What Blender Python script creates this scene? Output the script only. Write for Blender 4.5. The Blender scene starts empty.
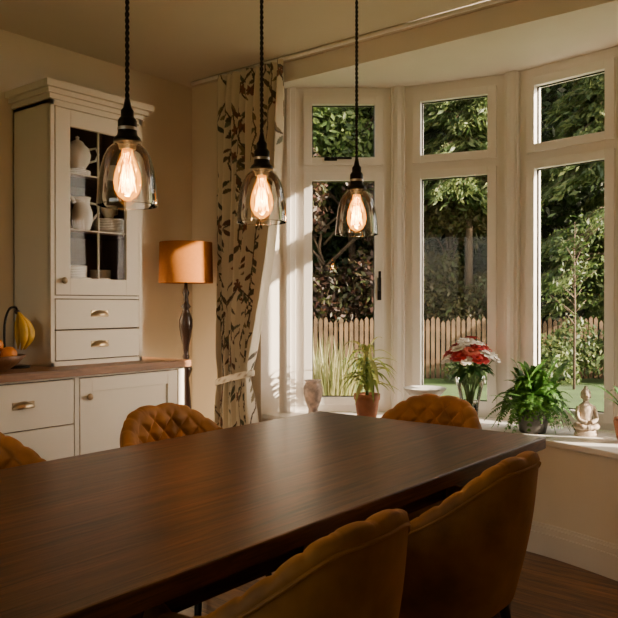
import bpy, math, random
import numpy as np
from mathutils import Vector, Matrix
random.seed(7); np.random.seed(7)
F=740.0; CX=309.0; H=1.25; HY=305.0
def P(px,d):
    r=(px-CX)/F*d
    return (0.624*r+0.781*d, -0.781*r+0.624*d)
def RD(r,d): return (0.624*r+0.781*d, -0.781*r+0.624*d)
# ---------------------------------------------------------------- materials
def newmat(name):
    m=bpy.data.materials.new(name); m.use_nodes=True
    nt=m.node_tree; b=nt.nodes['Principled BSDF']
    return m,nt,b
def pm(name,col,rough=0.5,metal=0.0,nscale=0,namt=0.15,bump=0.0,sheen=0.0,emit=None,estr=0,trans=0,coat=0,spec=None):
    m,nt,b=newmat(name)
    b.inputs['Base Color'].default_value=(*col,1); b.inputs['Roughness'].default_value=rough
    b.inputs['Metallic'].default_value=metal
    if spec is not None: b.inputs['Specular IOR Level'].default_value=spec
    if sheen:
        b.inputs['Sheen Weight'].default_value=sheen
        b.inputs['Sheen Tint'].default_value=(min(1,col[0]*2.4),min(1,col[1]*2.4),min(1,col[2]*3.5),1)
    if coat: b.inputs['Coat Weight'].default_value=coat
    if emit: b.inputs['Emission Color'].default_value=(*emit,1); b.inputs['Emission Strength'].default_value=estr
    if trans: b.inputs['Transmission Weight'].default_value=trans
    if nscale:
        tc=nt.nodes.new('ShaderNodeTexCoord'); n=nt.nodes.new('ShaderNodeTexNoise')
        n.inputs['Scale'].default_value=nscale; n.inputs['Detail'].default_value=5
        nt.links.new(tc.outputs['Object'],n.inputs['Vector'])
        r=nt.nodes.new('ShaderNodeValToRGB')
        r.color_ramp.elements[0].position=0.3; r.color_ramp.elements[1].position=0.7
        r.color_ramp.elements[0].color=(*[c*(1-namt) for c in col],1)
        r.color_ramp.elements[1].color=(*[min(1,c*(1+namt)) for c in col],1)
        nt.links.new(n.outputs['Fac'],r.inputs['Fac']); nt.links.new(r.outputs['Color'],b.inputs['Base Color'])
        if bump:
            bp=nt.nodes.new('ShaderNodeBump'); bp.inputs['Strength'].default_value=bump; bp.inputs['Distance'].default_value=0.01
            nt.links.new(n.outputs['Fac'],bp.inputs['Height']); nt.links.new(bp.outputs['Normal'],b.inputs['Normal'])
    return m
def wood(name,c1,c2,rough=0.4,axis=0,plank=0.0,scale=3.0,stretch=14,coat=0,spec=0.5,lo=0.34,hi=0.66,line=0.018,vary=0.2,pores=0.0):
    m,nt,b=newmat(name); N=nt.nodes; L=nt.links
    tc=N.new('ShaderNodeTexCoord'); mp=N.new('ShaderNodeMapping')
    s=[stretch]*3; s[axis]=1.0; mp.inputs['Scale'].default_value=s
    L.new(tc.outputs['Object'],mp.inputs['Vector'])
    vec=mp.outputs['Vector']
    if plank:
        sep=N.new('ShaderNodeSeparateXYZ'); L.new(tc.outputs['Object'],sep.inputs[0])
        dv=N.new('ShaderNodeMath'); dv.operation='DIVIDE'; dv.inputs[1].default_value=plank
        L.new(sep.outputs[1 if axis==0 else 0],dv.inputs[0])
        fl=N.new('ShaderNodeMath'); fl.operation='FLOOR'; L.new(dv.outputs[0],fl.inputs[0])
        wn=N.new('ShaderNodeTexWhiteNoise'); wn.noise_dimensions='1D'; L.new(fl.outputs[0],wn.inputs['W'])
        ad=N.new('ShaderNodeVectorMath'); ad.operation='ADD'
        sc=N.new('ShaderNodeVectorMath'); sc.operation='SCALE'; sc.inputs['Scale'].default_value=20
        L.new(wn.outputs['Color'],sc.inputs[0]); L.new(vec,ad.inputs[0]); L.new(sc.outputs[0],ad.inputs[1]); vec=ad.outputs[0]
    n=N.new('ShaderNodeTexNoise'); n.inputs['Scale'].default_value=scale; n.inputs['Detail'].default_value=9; n.inputs['Roughness'].default_value=0.65; n.inputs['Distortion'].default_value=0.6
    L.new(vec,n.inputs['Vector'])
    r=N.new('ShaderNodeValToRGB'); e=r.color_ramp.elements
    e[0].position=lo; e[0].color=(*c1,1); e[1].position=hi; e[1].color=(*c2,1)
    L.new(n.outputs['Fac'],r.inputs['Fac']); col=r.outputs['Color']
    if pores:
        n2=N.new('ShaderNodeTexNoise'); n2.inputs['Scale'].default_value=scale*4.5; n2.inputs['Detail'].default_value=4; L.new(vec,n2.inputs['Vector'])
        r2=N.new('ShaderNodeMapRange'); r2.inputs['From Min'].default_value=0.36; r2.inputs['From Max'].default_value=0.50; r2.inputs['To Min'].default_value=1-pores; L.new(n2.outputs['Fac'],r2.inputs['Value'])
        h2=N.new('ShaderNodeHueSaturation'); L.new(r2.outputs[0],h2.inputs['Value']); L.new(col,h2.inputs['Color']); col=h2.outputs['Color']
    if plank:
        hs=N.new('ShaderNodeHueSaturation'); mr=N.new('ShaderNodeMapRange'); mr.inputs['To Min'].default_value=1-vary; mr.inputs['To Max'].default_value=1+vary
        L.new(wn.outputs['Value'],mr.inputs['Value']); L.new(mr.outputs[0],hs.inputs['Value']); L.new(col,hs.inputs['Color']); col=hs.outputs['Color']
        fr=N.new('ShaderNodeMath'); fr.operation='FRACT'; L.new(dv.outputs[0],fr.inputs[0])
        lt=N.new('ShaderNodeMath'); lt.operation='LESS_THAN'; lt.inputs[1].default_value=line; L.new(fr.outputs[0],lt.inputs[0])
        mx=N.new('ShaderNodeMix'); mx.data_type='RGBA'; L.new(lt.outputs[0],mx.inputs['Factor']); L.new(col,mx.inputs['A']); mx.inputs['B'].default_value=(*[c*0.35 for c in c1],1); col=mx.outputs['Result']
    L.new(col,b.inputs['Base Color']); b.inputs['Roughness'].default_value=rough; b.inputs['Specular IOR Level'].default_value=spec
    if coat: b.inputs['Coat Weight'].default_value=coat; b.inputs['Coat Roughness'].default_value=0.3
    bp=N.new('ShaderNodeBump'); bp.inputs['Strength'].default_value=0.3; bp.inputs['Distance'].default_value=0.003
    L.new(n.outputs['Fac'],bp.inputs['Height']); L.new(bp.outputs['Normal'],b.inputs['Normal'])
    return m
def thinglass(name,tint=(1,1,1),refl=1.0,rough=0.0,body=0.0,emit=None,estr=0):
    m=bpy.data.materials.new(name); m.use_nodes=True; nt=m.node_tree; N=nt.nodes; L=nt.links; N.clear()
    o=N.new('ShaderNodeOutputMaterial'); t=N.new('ShaderNodeBsdfTransparent'); t.inputs[0].default_value=(*tint,1)
    g=N.new('ShaderNodeBsdfGlossy'); g.inputs['Roughness'].default_value=rough; g.inputs[0].default_value=(1,1,1,1)
    lw=N.new('ShaderNodeFresnel'); lw.inputs['IOR'].default_value=1.45
    mt=N.new('ShaderNodeMath'); mt.operation='MULTIPLY_ADD'; mt.inputs[1].default_value=refl; mt.inputs[2].default_value=body; mt.use_clamp=True
    L.new(lw.outputs[0],mt.inputs[0])
    mx=N.new('ShaderNodeMixShader'); L.new(mt.outputs[0],mx.inputs[0]); L.new(t.outputs[0],mx.inputs[1]); L.new(g.outputs[0],mx.inputs[2])
    out=mx.outputs[0]
    if emit:
        e=N.new('ShaderNodeEmission'); e.inputs[0].default_value=(*emit,1); e.inputs[1].default_value=estr
        a=N.new('ShaderNodeAddShader'); L.new(out,a.inputs[0]); L.new(e.outputs[0],a.inputs[1]); out=a.outputs[0]
    L.new(out,o.inputs[0])
    return m
def leafmat(name,cols,trans=0.35,rough=0.5,k=1.0):
    m=bpy.data.materials.new(name); m.use_nodes=True; nt=m.node_tree; N=nt.nodes; L=nt.links; N.clear()
    cols=[tuple(q*k for q in c) for c in cols]
    o=N.new('ShaderNodeOutputMaterial'); g=N.new('ShaderNodeNewGeometry'); r=N.new('ShaderNodeValToRGB')
    L.new(g.outputs['Random Per Island'],r.inputs[0])
    e=r.color_ramp.elements
    e[0].color=(*cols[0],1); e[1].color=(*cols[-1],1)
    for i,c in enumerate(cols[1:-1]):
        x=e.new((i+1)/(len(cols)-1)); x.color=(*c,1)
    d=N.new('ShaderNodeBsdfPrincipled'); d.inputs['Roughness'].default_value=rough; L.new(r.outputs[0],d.inputs['Base Color'])
    t=N.new('ShaderNodeBsdfTranslucent'); L.new(r.outputs[0],t.inputs[0])
    mx=N.new('ShaderNodeMixShader'); mx.inputs[0].default_value=trans
    L.new(d.outputs[0],mx.inputs[1]); L.new(t.outputs[0],mx.inputs[2]); L.new(mx.outputs[0],o.inputs[0])
    return m
# ---------------------------------------------------------------- mesh builder
class MB:
    def __init__(s): s.v=[];s.f=[];s.m=[];s.sm=[];s.uv=[];s.mats=[]
    def mi(s,mat):
        if mat not in s.mats: s.mats.append(mat)
        return s.mats.index(mat)
    def add(s,v,f,mat,smooth=False,uv=None):
        o=len(s.v); s.v.extend([tuple(x) for x in v]); k=s.mi(mat)
        for a in f: s.f.append(tuple(i+o for i in a)); s.m.append(k); s.sm.append(smooth)
        s.uv.extend(uv if uv is not None else [(0,0)]*len(v))
    def box(s,c,sz,mat,rot=0.0):
        hx,hy,hz=sz[0]/2,sz[1]/2,sz[2]/2; ca,sa=math.cos(rot),math.sin(rot); v=[]
        for z in(-hz,hz):
            for x,y in((-hx,-hy),(hx,-hy),(hx,hy),(-hx,hy)):
                v.append((c[0]+x*ca-y*sa,c[1]+x*sa+y*ca,c[2]+z))
        s.add(v,[(3,2,1,0),(4,5,6,7),(0,1,5,4),(1,2,6,5),(2,3,7,6),(3,0,4,7)],mat)
    def bb(s,x0,x1,y0,y1,z0,z1,mat): s.box(((x0+x1)/2,(y0+y1)/2,(z0+z1)/2),(abs(x1-x0),abs(y1-y0),abs(z1-z0)),mat)
    def lathe(s,prof,c,mat,seg=32,sx=1,sy=1,smooth=True,a0=0):
        v=[];f=[];n=len(prof)
        for i in range(seg):
            a=a0+2*math.pi*i/seg
            for r,z in prof: v.append((c[0]+r*sx*math.cos(a),c[1]+r*sy*math.sin(a),c[2]+z))
        for i in range(seg):
            j=(i+1)%seg
            for k in range(n-1):
                f.append((i*n+k,j*n+k,j*n+k+1,i*n+k+1))
        s.add(v,f,mat,smooth)
    def ball(s,c,r,mat,sx=1,sy=1,sz=1,seg=16,rings=10):
        pr=[(max(1e-4,r*math.sin(math.pi*k/rings)),-r*sz*math.cos(math.pi*k/rings)) for k in range(rings+1)]
        s.lathe(pr,c,mat,seg,sx,sy)
    def tube(s,pts,r,mat,n=8,closed=False):
        pts=[Vector(p) for p in pts]; m=len(pts); rs=r if isinstance(r,(list,tuple)) else [r]*m
        v=[];f=[]; up=Vector((0.13,0.21,0.97)).normalized()
        prev=None
        for i,p in enumerate(pts):
            a=pts[max(0,i-1)]; b=pts[min(m-1,i+1)]
            if closed: a=pts[i-1]; b=pts[(i+1)%m]
            t=(b-a).normalized()
            if prev is None:
                x=t.cross(up)
                if x.length<1e-3: x=t.cross(Vector((1,0,0)))
            else: x=prev-t*prev.dot(t)
            x.normalize(); prev=x; y=t.cross(x)
            for k in range(n):
                q=2*math.pi*k/n; v.append(p+(x*math.cos(q)+y*math.sin(q))*rs[i])
        R=m if closed else m-1
        for i in range(R):
            j=(i+1)%m
            for k in range(n):
                l=(k+1)%n; f.append((i*n+k,i*n+l,j*n+l,j*n+k))
        if not closed: f.append(tuple(range(n))[::-1]); f.append(tuple((m-1)*n+k for k in range(n)))
        s.add(v,f,mat,True)
    def prism(s,poly,z0,z1,mat):
        n=len(poly); v=[(x,y,z0) for x,y in poly]+[(x,y,z1) for x,y in poly]
        f=[tuple(range(n))[::-1],tuple(range(n,2*n))]+[(i,(i+1)%n,n+(i+1)%n,n+i) for i in range(n)]
        s.add(v,f,mat)
    def ribbon(s,pts,z0,z1,th,mat,smooth=False):
        n=len(pts); off=[]
        for i in range(n):
            a=pts[max(0,i-1)]; b=pts[min(n-1,i+1)]
            t=Vector((b[0]-a[0],b[1]-a[1])).normalized(); off.append((pts[i][0]-t.y*th,pts[i][1]+t.x*th))
        for i in range(n-1):
            s.prism([pts[i],pts[i+1],off[i+1],off[i]],z0,z1,mat)
    def build(s,name,loc=(0,0,0),rot=0,bevel=0,parent=None,bseg=2):
        me=bpy.data.meshes.new(name); me.from_pydata(s.v,[],s.f)
        for m in s.mats: me.materials.append(m)
        me.polygons.foreach_set('material_index',s.m); me.polygons.foreach_set('use_smooth',s.sm)
        ul=me.uv_layers.new(name='UVMap'); li=np.zeros(len(me.loops),dtype=np.int32); me.loops.foreach_get('vertex_index',li)
        ul.data.foreach_set('uv',np.array(s.uv,dtype=np.float32)[li].ravel())
        me.update()
        o=bpy.data.objects.new(name,me); bpy.context.collection.objects.link(o)
        o.location=loc; o.rotation_euler=(0,0,rot)
        if bevel:
            b=o.modifiers.new('bevel','BEVEL'); b.width=bevel; b.segments=bseg; b.limit_method='ANGLE'; b.angle_limit=0.9
        if parent: o.parent=parent
        return o
def copyobj(o,name,loc,rot=0):
    n=o.copy(); n.name=name; n.location=loc; n.rotation_euler=(0,0,rot); bpy.context.collection.objects.link(n); return n
def catmull(p,k=8):
    out=[]; q=[p[0]]+list(p)+[p[-1]]
    for i in range(1,len(q)-2):
        for j in range(k):
            t=j/k; r=[]
            for c in range(len(p[0])):
                a,b,cc,d=q[i-1][c],q[i][c],q[i+1][c],q[i+2][c]
                r.append(0.5*((2*b)+(-a+cc)*t+(2*a-5*b+4*cc-d)*t*t+(-a+3*b-3*cc+d)*t**3))
            out.append(tuple(r))
    out.append(tuple(p[-1])); return out
# materials
M_wall=pm('wall_paint',(0.72,0.63,0.50),0.85,nscale=3,namt=0.03)
M_bay=pm('bay_paint',(0.84,0.78,0.70),0.8,nscale=3,namt=0.02)
M_ceil=pm('ceiling_paint',(0.64,0.57,0.46),0.9,nscale=2,namt=0.03)
M_white=pm('window_white',(0.84,0.80,0.75),0.4)
M_cab=pm('cabinet_paint',(0.70,0.63,0.52),0.45,nscale=4,namt=0.02)
M_gap=pm('cabinet_gap',(0.10,0.08,0.06),0.8)
M_cabin=pm('cabinet_inside',(0.055,0.024,0.018),0.7)
M_brass=pm('aged_brass',(0.42,0.32,0.20),0.35,1.0)
M_black=pm('black_metal',(0.012,0.011,0.010),0.4,0.6)
M_cord=pm('cord_black',(0.01,0.01,0.01),0.8)
M_steel=pm('brushed_steel',(0.55,0.5,0.45),0.35,1.0)
M_pane=thinglass('window_glass',(0.98,0.98,0.98),0.25)
M_cpane=thinglass('cabinet_glass',(0.99,0.99,0.99),0.07)
M_shade=thinglass('shade_glass',(0.985,0.975,0.96),1.6,0.03,0.03)
M_bulb=thinglass('bulb_glass',(1.0,0.86,0.60),1.0,0.02,0.01,(1.0,0.36,0.03),0.6)
M_jar=thinglass('jar_glass',(0.96,0.98,0.97),1.8,0.02,0.04)
M_fil=pm('filament',(1,0.5,0.1),0.5,emit=(1,0.46,0.08),estr=15)
M_table=wood('table_walnut',(0.016,0.006,0.003),(0.165,0.066,0.026),0.33,0,0.155,2.4,17,spec=0.42,lo=0.33,hi=0.68,pores=0.45)
M_worktop=wood('worktop_oak',(0.12,0.05,0.018),(0.32,0.145,0.06),0.4,0,0.08,3,12)
M_floor=wood('floor_oak',(0.10,0.042,0.016),(0.34,0.155,0.06),0.32,1,0.13,2.5,10,line=0.035,vary=0.3,pores=0.3)
M_turn=pm('turned_dark_wood',(0.035,0.015,0.010),0.3,coat=0.3)
M_lshade=pm('mustard_shade',(0.33,0.105,0.004),0.85,nscale=60,namt=0.08)
M_velvet=pm('mustard_velvet',(0.24,0.102,0.013),0.72,nscale=9,namt=0.36,bump=0.1,sheen=0.65)
M_china=pm('white_china',(0.88,0.86,0.82),0.2)
M_terra=pm('terracotta',(0.30,0.11,0.05),0.7,nscale=20,namt=0.15)
M_darkpot=pm('dark_pot',(0.05,0.045,0.04),0.5,nscale=30,namt=0.3)
M_soil=pm('soil',(0.03,0.018,0.01),0.95,nscale=60,namt=0.4,bump=0.5)
M_stem=pm('stem_green',(0.10,0.18,0.04),0.6)
M_bark=pm('bark',(0.08,0.052,0.032),0.9,nscale=12,namt=0.4,bump=0.5)
M_fence=pm('fence_larch',(0.10,0.06,0.028),0.85,nscale=4,namt=0.4)
M_grass=pm('lawn',(0.05,0.10,0.018),0.9,nscale=1.5,namt=0.35)
M_banana=pm('banana_skin',(0.62,0.36,0.03),0.45,nscale=14,namt=0.2)
M_orange=pm('orange_skin',(0.70,0.22,0.02),0.45,nscale=50,namt=0.08,bump=0.3)
M_bowlw=wood('bowl_wood',(0.10,0.04,0.015),(0.22,0.10,0.04),0.4,2)
# ================================================================ ROOM SHELL
CZ=2.70; WX=3.38; WY=3.70
V=[(3.55,3.00),(3.975,2.46),(4.15,1.78),(4.04,1.08),(3.67,0.50)]
FRONT=catmull([(3.38,2.82),(3.50,2.50),(3.61,2.12),(3.655,1.72),(3.63,1.38),(3.51,1.00),(3.38,0.70)],6)
b=MB(); b.bb(-2.3,3.75,-1.5,WY+0.1,-0.1,0,M_floor); b.build('floor')
b=MB(); b.bb(-2.3,WX+0.02,-1.5,WY+0.1,CZ,CZ+0.12,M_ceil); b.build('ceiling')
b=MB(); b.bb(-2.3,WX+0.12,WY,WY+0.1,0,CZ,M_wall); b.build('wall_dresser')
b=MB(); b.bb(-2.3,WX+0.12,-1.5,-1.4,0,CZ,M_wall); b.build('wall_rear')
DY0,DY1=0.3,2.7  # span of an unseen opening added behind the camera to let in sky fill
b=MB(); b.bb(-2.3,-2.2,-1.4,DY0,0,CZ,M_wall); b.build('wall_side')
b=MB(); b.bb(-2.3,-2.2,DY1,WY,0,CZ,M_wall); b.build('wall_side.001')
b=MB(); b.bb(-2.3,-2.2,DY0,DY1,2.3,CZ,M_wall); b.build('wall_side.002')
b=MB()
for k in range(4):
    y=DY0+0.04+k*(DY1-DY0-0.08)/3; b.bb(-2.2,-2.13,y-0.04,y+0.04,0.0,2.3,M_white)
b.bb(-2.2,-2.13,DY0,DY1,0.0,0.10,M_white); b.bb(-2.2,-2.13,DY0,DY1,2.23,2.3,M_white); b.bb(-2.175,-2.17,DY0+.05,DY1-.05,0.05,2.25,M_pane)
b.build('added_fill_door')  # glazed doors added in that opening, out of view, to brighten the room
b=MB()
b.bb(WX,WX+0.12,3.08,WY,0,CZ,M_wall)
b.bb(WX,WX+0.12,-1.4,0.4,0,CZ,M_wall)
b.build('wall_bay_side')
b=MB(); b.bb(WX,WX+0.10,0.4,3.08,2.585,CZ+0.1,M_bay); b.build('trim_1')
b=MB()
b.prism([(WX,3.08),(V[0][0],V[0][1]),(V[0][0]+0.05,V[0][1]+0.12),(WX+0.1,3.2)],0,CZ,M_bay)
b.prism([(WX,0.4),(WX+0.1,0.28),(V[4][0]+0.05,V[4][1]-0.12),(V[4][0],V[4][1])],0,CZ,M_bay)
b.build('wall_bay_returns')
b=MB(); b.prism([(WX+0.02,0.35),(V[4][0]+.1,V[4][1]-.05),(V[3][0]+.1,V[3][1]-.05),(V[2][0]+.12,V[2][1]),(V[1][0]+.1,V[1][1]+.08),(V[0][0]+.1,V[0][1]+.1),(WX+0.02,3.12)],2.61,2.75,M_bay); b.build('ceiling_bay')
b=MB()
for i in range(4):
    A=Vector(V[i]);B=Vector(V[i+1]);t=(B-A).normalized();n=Vector((-t.y,t.x))
    b.prism([tuple(A),tuple(B),tuple(B+n*0.1),tuple(A+n*0.1)],-0.1,0.55,M_bay)
b.ribbon(FRONT,0,0.55,0.06,M_bay); b.build('wall_bay_lower')
b=MB()
def offs(pts,d):
    out=[]
    for i in range(len(pts)):
        a=pts[max(0,i-1)];c=pts[min(len(pts)-1,i+1)];t=Vector((c[0]-a[0],c[1]-a[1])).normalized(); out.append((pts[i][0]+t.y*d,pts[i][1]-t.x*d))
    return out
SF=offs(FRONT,0.025)
poly=[(WX+0.0,3.07)]+[tuple(v) for v in V]+[(WX,0.41)]+[p for p in SF[::-1]]
b.prism(poly,0.55,0.58,M_white); b.build('trim_sill',bevel=0.006)
b=MB(); b.ribbon(offs(FRONT,0.024),0,0.110,0.024,M_white); b.ribbon(offs(FRONT,0.012),0.110,0.128,0.012,M_white); b.ribbon(offs(FRONT,0.018),0.128,0.140,0.018,M_white); b.ribbon(offs(FRONT,0.008),0.140,0.155,0.008,M_white); b.build('baseboard_bay')
b=MB(); b.bb(-2.2,0.9,WY-0.018,WY,0,0.14,M_white); b.bb(2.9,WX,WY-0.018,WY,0,0.14,M_white); b.build('baseboard_dresser')
b=MB(); b.bb(WX-0.018,WX,2.85,WY-0.018,0,0.14,M_white); b.build('baseboard_side')
b=MB(); b.tube([(WX-0.09,3.60,CZ-0.012),(WX-0.09,2.6,CZ-0.012),(WX-0.09,0.2,CZ-0.012)],0.012,M_white,6); b.build('curtain_track')
# ---------------- windows
def window(A,B,name,handles=True):
    A=Vector(A);B=Vector(B);Ld=(B-A).length;t=(B-A).normalized();n=Vector((-t.y,t.x))
    ang=math.atan2(t.y,t.x); b=MB()
    def part(s0,s1,z0,z1,d0,d1,m):
        c=A+t*((s0+s1)/2)+n*((d0+d1)/2); b.box((c.x,c.y,(z0+z1)/2),(s1-s0,abs(d1-d0),z1-z0),m,ang)
    e=0.10; z0=0.58; z1=2.61; zt0=2.07; zt1=2.13
    part(-0.0,e,z0,z1,-0.0,0.09,M_white); part(Ld-e,Ld,z0,z1,-0.0,0.09,M_white)
    part(-0.03,0.045,z0,z1,-0.028,0.01,M_white); part(Ld-0.045,Ld+0.03,z0,z1,-0.028,0.01,M_white)
    part(-0.012,0.014,z0,z1,-0.045,0.0,M_white); part(Ld-0.014,Ld+0.012,z0,z1,-0.045,0.0,M_white)
    part(e-0.01,Ld-e+0.01,z0,z0+0.05,0.0,0.08,M_white); part(e-0.01,Ld-e+0.01,z1-0.065,z1,0.0,0.08,M_white)
    part(e-0.01,Ld-e+0.01,zt0,zt1,0.0,0.08,M_white)
    for (a,c) in((z0+0.045,zt0+0.005),(zt1-0.005,z1-0.06)):
        w=0.047; f0=-0.018; f1=0.055
        part(e-0.005,e+w,a,c,f0,f1,M_white); part(Ld-e-w,Ld-e+0.005,a,c,f0,f1,M_white)
        part(e+w,Ld-e-w,a,a+w,f0,f1,M_white); part(e+w,Ld-e-w,c-w,c,f0,f1,M_white)
        g=0.006
        part(e+w,e+w+g,a+w,c-w,0.015,0.03,M_black); part(Ld-e-w-g,Ld-e-w,a+w,c-w,0.015,0.03,M_black)
        part(e+w,Ld-e-w,a+w,a+w+g,0.015,0.03,M_black); part(e+w,Ld-e-w,c-w-g,c-w,0.015,0.03,M_black)
        part(e+w,Ld-e-w,a+w,c-w,0.020,0.024,M_pane)
    if handles:
        part(Ld-e-0.032,Ld-e-0.008,1.28,1.42,-0.032,-0.018,M_black)
        part(Ld-e-0.028,Ld-e-0.012,1.34,1.46,-0.055,-0.040,M_black); part(Ld-e-0.028,Ld-e-0.012,1.34,1.36,-0.045,-0.03,M_black)
        part(Ld/2-0.12,Ld/2-0.04,2.150,2.172,-0.032,-0.018,M_black); part(Ld/2-0.08,Ld/2+0.05,2.155,2.168,-0.055,-0.040,M_black); part(Ld/2-0.09,Ld/2-0.07,2.155,2.168,-0.045,-0.03,M_black)
    b.build(name,bevel=0.004)
for i in range(4): window(V[i],V[i+1],'window_%d'%(i+1),handles=(i in(0,3)))
# ================================================================ TABLE
b=MB()
tx0,tx1,ty0,ty1=0.36,2.76,1.05,2.14
b.bb(tx0,tx1,ty0,ty1,0.703,0.75,M_table)
for y in(ty0+0.10,ty1-0.125): b.bb(tx0+0.12,tx1-0.12,y,y+0.025,0.62,0.703,M_table)
for x in(tx0+0.10,tx1-0.125): b.bb(x,x+0.025,ty0+0.12,ty1-0.12,0.62,0.703,M_table)
for x in(tx0+0.14,tx1-0.14):
    for y in(ty0+0.14,ty1-0.14): b.box((x,y,0.3515),(0.085,0.085,0.703),M_table)
b.build('dining_table',bevel=0.005)
# ================================================================ CHAIRS
def make_chair():
    b=MB()
    NP=190; phi0=math.radians(112)
    zb=0.40
    def ztop(ph):
        a=abs(math.degrees(ph)); t=min(1,max(0,(a-20)/75)); s=t*t*(3-2*t)
        return 0.835-0.175*s
    def R(ph):
        c,s=math.cos(ph),math.sin(ph); a,bb,p=0.29,0.24,2.5
        return (abs(c/bb)**p+abs(s/a)**p)**(-1/p)
    def pos(ph,o,z):
        k=(z-zb)/0.44
        fl=-0.045+0.055*k
        r=R(ph)+fl+o
        x=r*math.sin(ph); y=-r*math.cos(ph)-0.03*k*max(0,math.cos(ph))
        return (x,y,z)
    S=[0]; prev=None; phs=[-phi0+2*phi0*i/NP for i in range(NP+1)]
    for i,ph in enumerate(phs):
        q=Vector(pos(ph,-0.06,0.6)[:2])
        if prev is not None: S.append(S[-1]+(q-prev).length)
        prev=q
    NO,NR,NI=12,10,76; verts=[];n=NO+NR+NI
    th=0.052
    for i,ph in enumerate(phs):
        zt=ztop(ph)-th/2
        row=[]
        for k in range(NO):
            t=k/(NO-1); z=zb+(zt-zb)*t; row.append(pos(ph,0.012*math.sin(math.pi*t),z))
        def quilt(z):
            D=0.074
            u=(S[i]-S[NP]/2)/D+ (z/D)*0.8; w=(S[i]-S[NP]/2)/D-(z/D)*0.8
            du=abs((u%1)-0.5)*2; dw=abs((w%1)-0.5)*2
            return 0.021*(1-max(du,dw)**2.8)
        for k in range(NR):
            a=math.pi*(k+1)/(NR+1); row.append(pos(ph,-th/2+th/2*math.cos(a)*1.08,zt+th/2*math.sin(a)*1.0+0.4*quilt(zt+0.02)*(1 if k>1 else 0)))
        for k in range(NI):
            t=k/(NI-1); z=zt-(zt-zb)*t
            row.append(pos(ph,-th-quilt(z)*min(1,0.4+t*10),z))
        verts+=row
    f=[]
    for i in range(NP):
        for k in range(n-1): f.append((i*n+k,i*n+k+1,(i+1)*n+k+1,(i+1)*n+k))
        f.append((i*n+n-1,i*n,(i+1)*n,(i+1)*n+n-1))
    f.append(tuple(range(n))[::-1]); f.append(tuple(NP*n+k for k in range(n)))
    b.add(verts,f,M_velvet,True)
    b.tube([pos(ph,0.002,ztop(ph)-th*0.55) for ph in phs[::2]],0.0045,M_velvet,6)
    seg=48; prof=[(0.01,0.385),(0.8,0.385),(0.95,0.40),(1.0,0.43),(0.99,0.465),(0.93,0.487),(0.8,0.495),(0.4,0.50),(0.01,0.50)]
    v=[];ff=[];m=len(prof)
    for i in range(seg):
        a=2*math.pi*i/seg; c,s=math.cos(a),math.sin(a); p=3.0
        rr=(abs(c/0.245)**p+abs(s/0.225)**p)**(-1/p)
        for q,z in prof: v.append((rr*q*c,rr*q*s+0.035,z))
    for i in range(seg):
        j=(i+1)%seg
        for k in range(m-1): ff.append((i*m+k,j*m+k,j*m+k+1,i*m+k+1))
    b.add(v,ff,M_velvet,True)
    for sx in(-1,1):
        for sy,yy in((-1,-0.13),(1,0.17)):
            b.tube([(sx*0.15,yy,0.40),(sx*0.22,yy+sy*0.05,0.0)],[0.017,0.010],M_black,10)
    return b
cb=make_chair()
ch=cb.build('dining_chair',(1.18,1.045,0),0)
copyobj(ch,'dining_chair.001',(1.93,1.06,0),0)
copyobj(ch,'dining_chair.002',(1.98,2.13,0),math.pi)
copyobj(ch,'dining_chair.003',(1.15,2.14,0),math.pi)
copyobj(ch,'dining_chair.004',(2.74,1.63,0),math.pi/2)
# ================================================================ PENDANTS
def make_pendant():
    b=MB()
    b.lathe([(0.080,0),(0.0800,0.006),(0.0785,0.03),(0.075,0.065),(0.070,0.098),(0.062,0.128),(0.052,0.148),(0.038,0.161),(0.028,0.165)],(0,0,0),M_shade,48)
    b.tube([(0.080*math.cos(a),0.080*math.sin(a),0) for a in [2*math.pi*i/48 for i in range(48)]],0.0015,M_shade,6,True)
    b.lathe([(0.0,0.150),(0.022,0.150),(0.024,0.165),(0.036,0.166),(0.038,0.172),(0.034,0.180),(0.027,0.186),(0.025,0.195),(0.025,0.225),(0.021,0.232),(0.017,0.236),(0.017,0.252),(0.011,0.260),(0.006,0.285),(0.0,0.285)],(0,0,0),M_black,32)
    b.lathe([(0.0262,0.199),(0.0265,0.203),(0.0262,0.207)],(0,0,0),M_steel,32)
    b.lathe([(0.0,0.012),(0.010,0.014),(0.024,0.024),(0.034,0.042),(0.037,0.062),(0.034,0.085),(0.025,0.112),(0.016,0.132),(0.014,0.150)],(0,0,0),M_bulb,24)
    b.lathe([(0.0,0.060),(0.004,0.062),(0.005,0.11),(0.012,0.15)],(0,0,0),M_bulb,12)
    pts=[]
    for k in range(121):
        a=2*math.pi*k/120*6; ang=2*math.pi*k/120; r=0.017-0.006*math.cos(a)
        pts.append((r*math.cos(ang),r*math.sin(ang),0.072+0.036*math.cos(a)))
    b.tube(pts,0.0010,M_fil,5)
    top=CZ-1.515
    for s in(0,math.pi):
        b.tube([(0.003*math.cos(z*190+s),0.003*math.sin(z*190+s),0.28+z) for z in np.linspace(0,top-0.28-0.01,220)],0.0034,M_cord,5)
    b.lathe([(0.0,top),(0.055,top),(0.055,top-0.012),(0.045,top-0.025),(0.008,top-0.03),(0.0,top-0.03)],(0,0,0),M_black,32)
    return b
pn=make_pendant(); PX=[(1.24,1.610),(1.76,1.60),(2.29,1.60)]
for i,(x,y) in enumerate(PX):
    if i==0: p0=pn.build('pendant_light',(x,y,1.515))
    else: copyobj(p0,'pendant_light.%03d'%i,(x,y,1.515))
    l=bpy.data.lights.new('bulb_light','POINT'); l.energy=4.0; l.color=(1,0.62,0.32); l.shadow_soft_size=0.02
    o=bpy.data.objects.new('bulb_glow_%d'%i,l); bpy.context.collection.objects.link(o); o.location=(x,y,1.515+0.072)
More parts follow.
